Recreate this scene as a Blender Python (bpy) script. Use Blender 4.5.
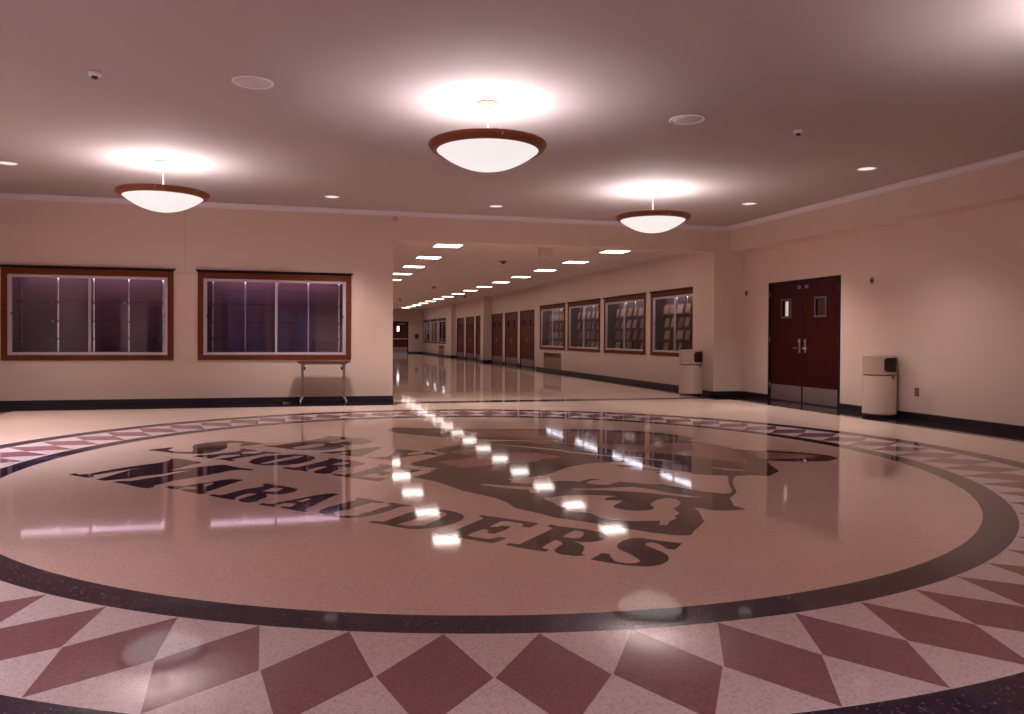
import bpy, bmesh, math, random

# tuning values (paints, terrazzo colours, lamp strengths)
EXPO = 1.18
WORLD_S = 0.35
WALL = (.70, .55, .475)
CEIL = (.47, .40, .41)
FLOORC = (.80, .605, .505)
FLOORL = (.76, .64, .63)
MAROON = (.30, .14, .16)
DARK = (.018, .010, .034)
LETTER = (.045, .022, .032)
EMB = (.095, .062, .068)
TAN = (.42, .24, .20)
FLOOR_IOR = 1.42
TUBE = 2.9
BOWL = .38
TROF = 4.2
BULB = 36.0
SPOT = 275.0
SPOT_A = 110
from mathutils import Vector, Matrix, Euler
from math import pi, sin, cos, radians as rad
random.seed(7)
sc = bpy.context.scene
for o in list(bpy.data.objects): bpy.data.objects.remove(o)

# ------------------------------------------------------------ camera
CAM_H = 1.15
yaw, pitch, roll = 0.25035, -0.010594, 0.005647
fwd = Vector((sin(yaw)*cos(pitch), cos(yaw)*cos(pitch), sin(pitch)))
rgt = Vector((cos(yaw), -sin(yaw), 0)); upv = rgt.cross(fwd)
r2 = rgt*cos(roll) + upv*sin(roll); u2 = -rgt*sin(roll) + upv*cos(roll)
cam = bpy.data.cameras.new('camera'); camo = bpy.data.objects.new('camera', cam)
sc.collection.objects.link(camo)
m = Matrix((r2, u2, -fwd)).transposed().to_4x4(); m.translation = Vector((0, 0, CAM_H))
camo.matrix_world = m
cam.sensor_fit = 'HORIZONTAL'; cam.sensor_width = 36.0
cam.lens = 767.516*36/1024
cam.shift_x = 0.014077; cam.shift_y = -0.011528
cam.clip_start = 0.05; cam.clip_end = 200
sc.camera = camo

# ------------------------------------------------------------ world, exposure
w = bpy.data.worlds.new('evening_sky'); sc.world = w; w.use_nodes = True
bg = w.node_tree.nodes['Background']
bg.inputs[0].default_value = (0.30, 0.30, 0.62, 1); bg.inputs[1].default_value = WORLD_S
sc.view_settings.view_transform = 'Standard'; sc.view_settings.look = 'None'
sc.view_settings.gamma = 1; sc.view_settings.use_curve_mapping = False
sc.view_settings.exposure = EXPO

# ------------------------------------------------------------ materials
def nodes(name):
    m = bpy.data.materials.new(name); m.use_nodes = True
    nt = m.node_tree; return m, nt, nt.nodes['Principled BSDF']
def pos(nt, scale=1.0):
    g = nt.nodes.new('ShaderNodeNewGeometry'); v = nt.nodes.new('ShaderNodeVectorMath'); v.operation = 'SCALE'
    v.inputs['Scale'].default_value = scale; nt.links.new(g.outputs['Position'], v.inputs[0]); return v.outputs[0]
def plain(name, col, rough=.5, metal=0., noise=0.04, nscale=20., bump=0.0, spec=.5):
    m, nt, b = nodes(name)
    n = nt.nodes.new('ShaderNodeTexNoise'); n.inputs['Scale'].default_value = nscale; n.inputs['Detail'].default_value = 4
    nt.links.new(pos(nt), n.inputs['Vector'])
    mp = nt.nodes.new('ShaderNodeMapRange'); mp.inputs[3].default_value = 1-noise; mp.inputs[4].default_value = 1+noise
    nt.links.new(n.outputs['Fac'], mp.inputs[0])
    sc_ = nt.nodes.new('ShaderNodeVectorMath'); sc_.operation = 'SCALE'; sc_.inputs[0].default_value = col
    nt.links.new(mp.outputs[0], sc_.inputs['Scale']); nt.links.new(sc_.outputs[0], b.inputs['Base Color'])
    b.inputs['Roughness'].default_value = rough; b.inputs['Metallic'].default_value = metal
    b.inputs['Specular IOR Level'].default_value = spec
    if bump:
        bp = nt.nodes.new('ShaderNodeBump'); bp.inputs['Strength'].default_value = bump; bp.inputs['Distance'].default_value = .002
        nt.links.new(n.outputs['Fac'], bp.inputs['Height']); nt.links.new(bp.outputs[0], b.inputs['Normal'])
    return m
def terrazzo(name, base, chips, rough=.055, amount=.5):
    """polished terrazzo: fine stone chips in a coloured matrix"""
    m, nt, b = nodes(name)
    p = pos(nt)
    v = nt.nodes.new('ShaderNodeTexVoronoi'); v.inputs['Scale'].default_value = 120; nt.links.new(p, v.inputs['Vector'])
    r = nt.nodes.new('ShaderNodeValToRGB'); r.color_ramp.interpolation = 'CONSTANT'
    e = r.color_ramp.elements; e[0].position = 0; e[0].color = (*base, 1); e[1].position = amount; e[1].color = (*chips[0], 1)
    for i, c in enumerate(chips[1:]):
        x = e.new(amount + (1-amount)*(i+1)/len(chips)); x.color = (*c, 1)
    sep = nt.nodes.new('ShaderNodeSeparateColor'); nt.links.new(v.outputs['Color'], sep.inputs[0]); nt.links.new(sep.outputs[0], r.inputs[0])
    n = nt.nodes.new('ShaderNodeTexNoise'); n.inputs['Scale'].default_value = .8; n.inputs['Detail'].default_value = 3; nt.links.new(p, n.inputs['Vector'])
    mp = nt.nodes.new('ShaderNodeMapRange'); mp.inputs[3].default_value = .94; mp.inputs[4].default_value = 1.06; nt.links.new(n.outputs['Fac'], mp.inputs[0])
    s = nt.nodes.new('ShaderNodeVectorMath'); s.operation = 'SCALE'
    nt.links.new(r.outputs[0], s.inputs[0]); nt.links.new(mp.outputs[0], s.inputs['Scale']); nt.links.new(s.outputs[0], b.inputs['Base Color'])
    b.inputs['Roughness'].default_value = rough; b.inputs['IOR'].default_value = FLOOR_IOR
    # very slight undulation of the polished surface
    n2 = nt.nodes.new('ShaderNodeTexNoise'); n2.inputs['Scale'].default_value = 1.1; n2.inputs['Detail'].default_value = 1; nt.links.new(p, n2.inputs['Vector'])
    bp = nt.nodes.new('ShaderNodeBump'); bp.inputs['Strength'].default_value = .25; bp.inputs['Distance'].default_value = .004
    nt.links.new(n2.outputs['Fac'], bp.inputs['Height']); nt.links.new(bp.outputs[0], b.inputs['Normal'])
    return m
def wood(name, c1, c2, rough=.35, axis='Z', scale=3.):
    m, nt, b = nodes(name)
    mpn = nt.nodes.new('ShaderNodeMapping'); s = {'Z': (8, 8, .6), 'X': (.6, 8, 8), 'Y': (8, .6, 8)}[axis]
    mpn.inputs['Scale'].default_value = s; nt.links.new(pos(nt), mpn.inputs['Vector'])
    n = nt.nodes.new('ShaderNodeTexNoise'); n.inputs['Scale'].default_value = scale; n.inputs['Detail'].default_value = 6
    nt.links.new(mpn.outputs[0], n.inputs['Vector'])
    r = nt.nodes.new('ShaderNodeValToRGB'); r.color_ramp.elements[0].position = .3; r.color_ramp.elements[0].color = (*c1, 1)
    r.color_ramp.elements[1].position = .7; r.color_ramp.elements[1].color = (*c2, 1)
    nt.links.new(n.outputs['Fac'], r.inputs[0]); nt.links.new(r.outputs[0], b.inputs['Base Color'])
    b.inputs['Roughness'].default_value = rough; b.inputs['Specular IOR Level'].default_value = .12; return m
def emit(name, col, s, base=None):
    m, nt, b = nodes(name)
    b.inputs['Base Color'].default_value = (*(base or (.25, .24, .24)), 1); b.inputs['Emission Color'].default_value = (*col, 1)
    b.inputs['Emission Strength'].default_value = s; b.inputs['Roughness'].default_value = .35; return m
def glass(name, tint=(1, 1, 1), ior=1.5, rough=0.0):
    m = bpy.data.materials.new(name); m.use_nodes = True; nt = m.node_tree; nt.nodes.clear()
    o = nt.nodes.new('ShaderNodeOutputMaterial'); mix = nt.nodes.new('ShaderNodeMixShader')
    f = nt.nodes.new('ShaderNodeFresnel'); f.inputs['IOR'].default_value = ior
    t = nt.nodes.new('ShaderNodeBsdfTransparent'); t.inputs[0].default_value = (*tint, 1)
    g = nt.nodes.new('ShaderNodeBsdfGlossy'); g.inputs['Roughness'].default_value = rough
    ge = nt.nodes.new('ShaderNodeNewGeometry'); inv = nt.nodes.new('ShaderNodeMath'); inv.operation = 'SUBTRACT'; inv.inputs[0].default_value = 1
    nt.links.new(ge.outputs['Backfacing'], inv.inputs[1]); mu = nt.nodes.new('ShaderNodeMath'); mu.operation = 'MULTIPLY'
    nt.links.new(f.outputs[0], mu.inputs[0]); nt.links.new(inv.outputs[0], mu.inputs[1])
    nt.links.new(mu.outputs[0], mix.inputs[0]); nt.links.new(t.outputs[0], mix.inputs[1]); nt.links.new(g.outputs[0], mix.inputs[2])
    nt.links.new(mix.outputs[0], o.inputs[0]); return m
def tiles(name, col, dark, sx, sy, x0=0, y0=0):
    """lay-in ceiling: panels with thin recessed joints"""
    m, nt, b = nodes(name)
    sep = nt.nodes.new('ShaderNodeSeparateXYZ'); nt.links.new(pos(nt), sep.inputs[0])
    def joint(sock, off, size):
        a = nt.nodes.new('ShaderNodeMath'); a.operation = 'SUBTRACT'; a.inputs[1].default_value = off; nt.links.new(sock, a.inputs[0])
        d = nt.nodes.new('ShaderNodeMath'); d.operation = 'DIVIDE'; d.inputs[1].default_value = size; nt.links.new(a.outputs[0], d.inputs[0])
        f = nt.nodes.new('ShaderNodeMath'); f.operation = 'FRACT'; nt.links.new(d.outputs[0], f.inputs[0])
        l = nt.nodes.new('ShaderNodeMath'); l.operation = 'LESS_THAN'; l.inputs[1].default_value = .022/size; nt.links.new(f.outputs[0], l.inputs[0]); return l.outputs[0]
    mx = nt.nodes.new('ShaderNodeMath'); mx.operation = 'MAXIMUM'
    nt.links.new(joint(sep.outputs[0], x0, sx), mx.inputs[0]); nt.links.new(joint(sep.outputs[1], y0, sy), mx.inputs[1])
    mi = nt.nodes.new('ShaderNodeMix'); mi.data_type = 'RGBA'; mi.inputs[6].default_value = (*col, 1); mi.inputs[7].default_value = (*dark, 1)
    nt.links.new(mx.outputs[0], mi.inputs[0]); nt.links.new(mi.outputs[2], b.inputs['Base Color'])
    b.inputs['Roughness'].default_value = .9; return m

M = {}
M['wall'] = plain('painted_wall', WALL, .75, noise=.025, nscale=140, bump=.15, spec=.3)
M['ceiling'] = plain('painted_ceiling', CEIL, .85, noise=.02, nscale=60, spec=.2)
M['crown'] = plain('painted_crown', (.68, .61, .69), .6, noise=.02)
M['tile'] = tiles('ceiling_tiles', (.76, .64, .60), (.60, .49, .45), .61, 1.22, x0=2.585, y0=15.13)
M['floor'] = terrazzo('terrazzo_beige', FLOORC, [tuple(c*.88 for c in FLOORC), tuple(min(1, c*1.08) for c in FLOORC)], amount=.62)
M['t_light'] = terrazzo('terrazzo_pale', FLOORL, [tuple(c*.82 for c in FLOORL), tuple(min(1, c*1.07) for c in FLOORL)], amount=.6)
M['t_maroon'] = terrazzo('terrazzo_maroon', MAROON, [tuple(c*1.2 for c in MAROON), tuple(c*.88 for c in MAROON)], amount=.7)
M['t_dark'] = terrazzo('terrazzo_dark', DARK, [tuple(c*1.3 for c in DARK), (.06, .045, .06), (.13, .11, .13)], amount=.9)
M['t_black'] = terrazzo('terrazzo_black', (.016, .011, .018), [(.03, .025, .035), (.09, .08, .10)], amount=.93)
M['t_letter'] = terrazzo('terrazzo_letter', LETTER, [tuple(c*1.4 for c in LETTER), tuple(c*.7 for c in LETTER)], amount=.8)
M['t_grey'] = terrazzo('terrazzo_grey', EMB, [tuple(c*1.25 for c in EMB), tuple(c*.8 for c in EMB)], amount=.7)
M['t_tan'] = terrazzo('terrazzo_tan', TAN, [tuple(c*1.25 for c in TAN), tuple(c*.8 for c in TAN)], amount=.7)
M['base'] = plain('black_base', (.014, .010, .016), .3, noise=.1)
M['frame_wood'] = wood('oak_frame', (.12, .030, .014), (.17, .046, .020), .6, 'X', 4)
M['door_wood'] = wood('cherry_door', (.030, .0028, .0030), (.040, .0040, .0040), .38, 'Z', 3)
M['hall_door_wood'] = wood('oak_hall_door', (.105, .020, .014), (.135, .028, .018), .4, 'Z', 3)
M['door_frame'] = plain('dark_door_frame', (.014, .005, .007), .5, spec=.2)
M['canopy'] = plain('canopy_metal', (.30, .17, .12), .5)
M['alu'] = plain('aluminium', (.56, .50, .56), .4, .3, noise=.03)
M['chrome'] = plain('chrome', (.75, .74, .78), .2, 1, noise=.02)
M['steel'] = plain('brushed_steel', (.33, .28, .28), .42, .85, noise=.12, nscale=6)
M['lite_frame'] = plain('grey_steel_trim', (.09, .08, .11), .4)
M['glass'] = glass('case_glass', (.93, .93, .95), 1.5)
M['shelf_glass'] = glass('shelf_glass', (.82, .84, .90), 1.4)
M['dark_glass'] = plain('dark_glass', (.035, .012, .014), .06, spec=.6)
M['night_glass'] = glass('door_glass', (.75, .8, 1.0), 1.5)
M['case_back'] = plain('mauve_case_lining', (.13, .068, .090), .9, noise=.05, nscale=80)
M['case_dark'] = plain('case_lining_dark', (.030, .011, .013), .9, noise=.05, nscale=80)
M['case_tube'] = emit('case_tube', (1., .66, .86), TUBE)
M['case_tube2'] = emit('case_tube_cool', (.95, .92, 1.0), TUBE*2.2)
M['bowl'] = emit('white_glass_bowl', (1.0, .93, .90), BOWL)
M['white_metal'] = plain('white_enamel', (.80, .72, .70), .4)
M['rim_wood'] = wood('pendant_wood', (.22, .075, .035), (.30, .11, .05), .3, 'X', 5)
M['troffer'] = emit('corridor_diffuser', (1.0, .83, .77), TROF)
M['troffer_frame'] = plain('troffer_frame', (.20, .15, .13), .5)
M['can_lens'] = emit('downlight_lens', (1.0, .88, .86), .38)
M['can_ring'] = plain('downlight_ring', (.62, .50, .48), .5)
M['speaker'] = plain('speaker_grille', (.60, .53, .58), .6, noise=.15, nscale=200)
M['plastic'] = plain('pale_plastic', (.80, .76, .84), .5)
M['dark_plastic'] = plain('dark_plastic', (.03, .02, .03), .4)
M['bin'] = plain('beige_enamel', (.47, .355, .285), .45, noise=.03, nscale=60)
M['bin_dark'] = plain('bin_inside', (.016, .005, .007), .6)
M['table_top'] = wood('laminate_top', (.10, .035, .022), (.14, .05, .03), .45, 'X', 4)
M['grey_metal'] = plain('grey_metal', (.30, .25, .25), .4, .5)
M['grille'] = plain('tan_grille', (.30, .19, .14), .5, noise=.06)
M['grille_dark'] = plain('grille_slot', (.10, .055, .045), .6)
M['bronze'] = plain('bronze_plate', (.12, .05, .045), .4)
M['wedge'] = wood('wedge_wood', (.30, .13, .06), (.38, .17, .08), .6)
M['photo_wood'] = wood('plaque_wood', (.14, .045, .02), (.24, .085, .04), .4)
M['photo_pale'] = plain('photo_print', (.36, .28, .27), .4, noise=.5, nscale=28)
M['photo_tan'] = plain('photo_print_tan', (.34, .19, .12), .4, noise=.5, nscale=24)
M['photo_dark'] = plain('photo_print_dark', (.10, .07, .09), .4, noise=.6, nscale=22)
M['streak_glow'] = emit('pane_streak_glow', (1.0, .78, .68), .24)  # emissive colour imitating the bright streak in the left door pane

# ------------------------------------------------------------ mesh helpers
C = sc.collection
class MB:
    def __init__(s): s.v = []; s.f = []; s.sm = []
    def add(s, vs, fs, smooth=False):
        n = len(s.v); s.v += [tuple(v) for v in vs]; s.f += [tuple(i+n for i in f) for f in fs]; s.sm += [smooth]*len(fs); return s
    def box(s, x0, x1, y0, y1, z0, z1, b=0.0):
        if b <= 0:
            vs = [(x, y, z) for z in (z0, z1) for y in (y0, y1) for x in (x0, x1)]
            return s.add(vs, [(0, 2, 3, 1), (4, 5, 7, 6), (0, 1, 5, 4), (2, 6, 7, 3), (0, 4, 6, 2), (1, 3, 7, 5)])
        bm = bmesh.new(); bmesh.ops.create_cube(bm, size=1)
        for v in bm.verts: v.co = Vector(((x0+x1)/2+v.co.x*(x1-x0), (y0+y1)/2+v.co.y*(y1-y0), (z0+z1)/2+v.co.z*(z1-z0)))
        bmesh.ops.bevel(bm, geom=bm.edges[:], offset=min(b, .45*min(x1-x0, y1-y0, z1-z0)), segments=2, affect='EDGES', profile=.5)
        bm.verts.index_update(); vs = [v.co[:] for v in bm.verts]; fs = [tuple(v.index for v in f.verts) for f in bm.faces]; bm.free()
        return s.add(vs, fs)
    def lathe(s, prof, cx=0, cy=0, n=48, smooth=True, a0=0, a1=2*pi):
        full = abs(a1-a0-2*pi) < 1e-6; k = n if full else n+1; vs = []; fs = []
        for i in range(k):
            a = a0+(a1-a0)*i/n
            for r, z in prof: vs.append((cx+r*cos(a), cy+r*sin(a), z))
        L = len(prof)
        for i in range(n):
            j = (i+1) % k
            for q in range(L-1): fs.append((i*L+q, j*L+q, j*L+q+1, i*L+q+1))
        return s.add(vs, fs, smooth)
    def tube(s, pts, r, n=12, smooth=True):
        pts = [Vector(p) for p in pts]; vs = []; fs = []
        for i, p in enumerate(pts):
            d = (pts[min(i+1, len(pts)-1)]-pts[max(i-1, 0)]).normalized()
            a = d.orthogonal().normalized(); b = d.cross(a)
            if i: 
                a = (pa - d*pa.dot(d)).normalized(); b = d.cross(a)
            pa = a; rr = r[i] if isinstance(r, (list, tuple)) else r
            for k in range(n): t = 2*pi*k/n; vs.append(p+a*rr*cos(t)+b*rr*sin(t))
        for i in range(len(pts)-1):
            for k in range(n): k2 = (k+1) % n; fs.append((i*n+k, i*n+k2, (i+1)*n+k2, (i+1)*n+k))
        fs.append(tuple(range(n))[::-1]); fs.append(tuple((len(pts)-1)*n+k for k in range(n)))
        return s.add(vs, fs, smooth)
    def prism(s, prof, p0, p1, u, v):
        """sweep a 2-D profile (in directions u, v) from p0 to p1"""
        p0, p1, u, v = map(Vector, (p0, p1, u, v)); n = len(prof)
        vs = [p0+u*a+v*b for a, b in prof]+[p1+u*a+v*b for a, b in prof]
        return s.add(vs, [(i, (i+1) % n, n+(i+1) % n, n+i) for i in range(n)]+[tuple(range(n))[::-1], tuple(range(n, 2*n))])
    def slab(s, outer, holes, z0, z1):
        """flat outlined plate with holes, z0..z1"""
        bm = bmesh.new(); es = []
        for loop in [outer]+list(holes):
            vs = [bm.verts.new((x, y, z1)) for x, y in loop]
            for i in range(len(vs)): es.append(bm.edges.new((vs[i-1], vs[i])))
        bmesh.ops.triangle_fill(bm, use_beauty=True, use_dissolve=False, edges=es)
        bmesh.ops.recalc_face_normals(bm, faces=bm.faces)
        if bm.faces and sum(f.normal.z*f.calc_area() for f in bm.faces) < 0: bmesh.ops.reverse_faces(bm, faces=bm.faces)
        top = bm.faces[:]
        bm.verts.index_update(); vs = [v.co[:] for v in bm.verts]; n = len(vs)
        fs = [tuple(v.index for v in f.verts) for f in top]
        bnd = [(e.verts[0].index, e.verts[1].index) for e in bm.edges if len(e.link_faces) == 1]
        bm.free()
        vs2 = vs+[(x, y, z0) for x, y, z in vs]
        return s.add(vs2, fs+[(a, b, b+n, a+n) for a, b in bnd])
    def build(s, name, mat, parent=None, loc=None):
        me = bpy.data.meshes.new(name); me.from_pydata(s.v, [], s.f); me.validate()
        me.materials.append(M[mat] if isinstance(mat, str) else mat)
        bm = bmesh.new(); bm.from_mesh(me); bmesh.ops.recalc_face_normals(bm, faces=bm.faces); bm.to_mesh(me); bm.free()
        if len(me.polygons) == len(s.sm):
            for p, q in zip(me.polygons, s.sm): p.use_smooth = q
        o = bpy.data.objects.new(name, me); C.objects.link(o)
        if parent is not None: o.parent = parent
        if loc is not None: o.location = loc
        return o
def B(): return MB()
def thing(name, label, cat, loc=(0, 0, 0), rz=0, group=None):
    o = bpy.data.objects.new(name, None); o.empty_display_size = .1; C.objects.link(o); o.location = loc; o.rotation_euler = (0, 0, rz)
    o['label'] = label; o['category'] = cat
    if group: o['group'] = group
    return o
def tag(o, label, cat, group=None):
    o['label'] = label; o['category'] = cat
    if group: o['group'] = group
    return o
def struct(o): o['kind'] = 'structure'; return o
def dup(root, loc=None, rz=None, label=None, group=None):
    def cp(o, par):
        c = o.copy(); C.objects.link(c); c.parent = par
        for ch in o.children: cp(ch, c)
        return c
    r = cp(root, None)
    if loc is not None: r.location = loc
    if rz is not None: r.rotation_euler = (0, 0, rz)
    if label: r['label'] = label
    if group: r['group'] = group
    return r
def wall(name, axis, a0, a1, u0, u1, z0, z1, holes=(), mat='wall', mb=None, build=True):
    """axis 'Y': plane along X, thickness a0..a1 in Y; axis 'X': the other way. holes (u0,u1,z0,z1)"""
    mb = mb or MB()
    us = sorted({u0, u1, *[h[0] for h in holes], *[h[1] for h in holes]}); zs = sorted({z0, z1, *[h[2] for h in holes], *[h[3] for h in holes]})
    us = [u for u in us if u0 <= u <= u1]; zs = [z for z in zs if z0 <= z <= z1]
    for i in range(len(us)-1):
        j = 0
        while j < len(zs)-1:
            inside = lambda jj: any(h[0]-1e-6 <= us[i] and us[i+1] <= h[1]+1e-6 and h[2]-1e-6 <= zs[jj] and zs[jj+1] <= h[3]+1e-6 for h in holes)
            if inside(j): j += 1; continue
            k = j
            while k+1 < len(zs)-1 and not inside(k+1): k += 1
            if axis == 'Y': mb.box(us[i], us[i+1], a0, a1, zs[j], zs[k+1])
            else: mb.box(a0, a1, us[i], us[i+1], zs[j], zs[k+1])
            j = k+1
    return struct(mb.build(name, mat)) if build else mb
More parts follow.
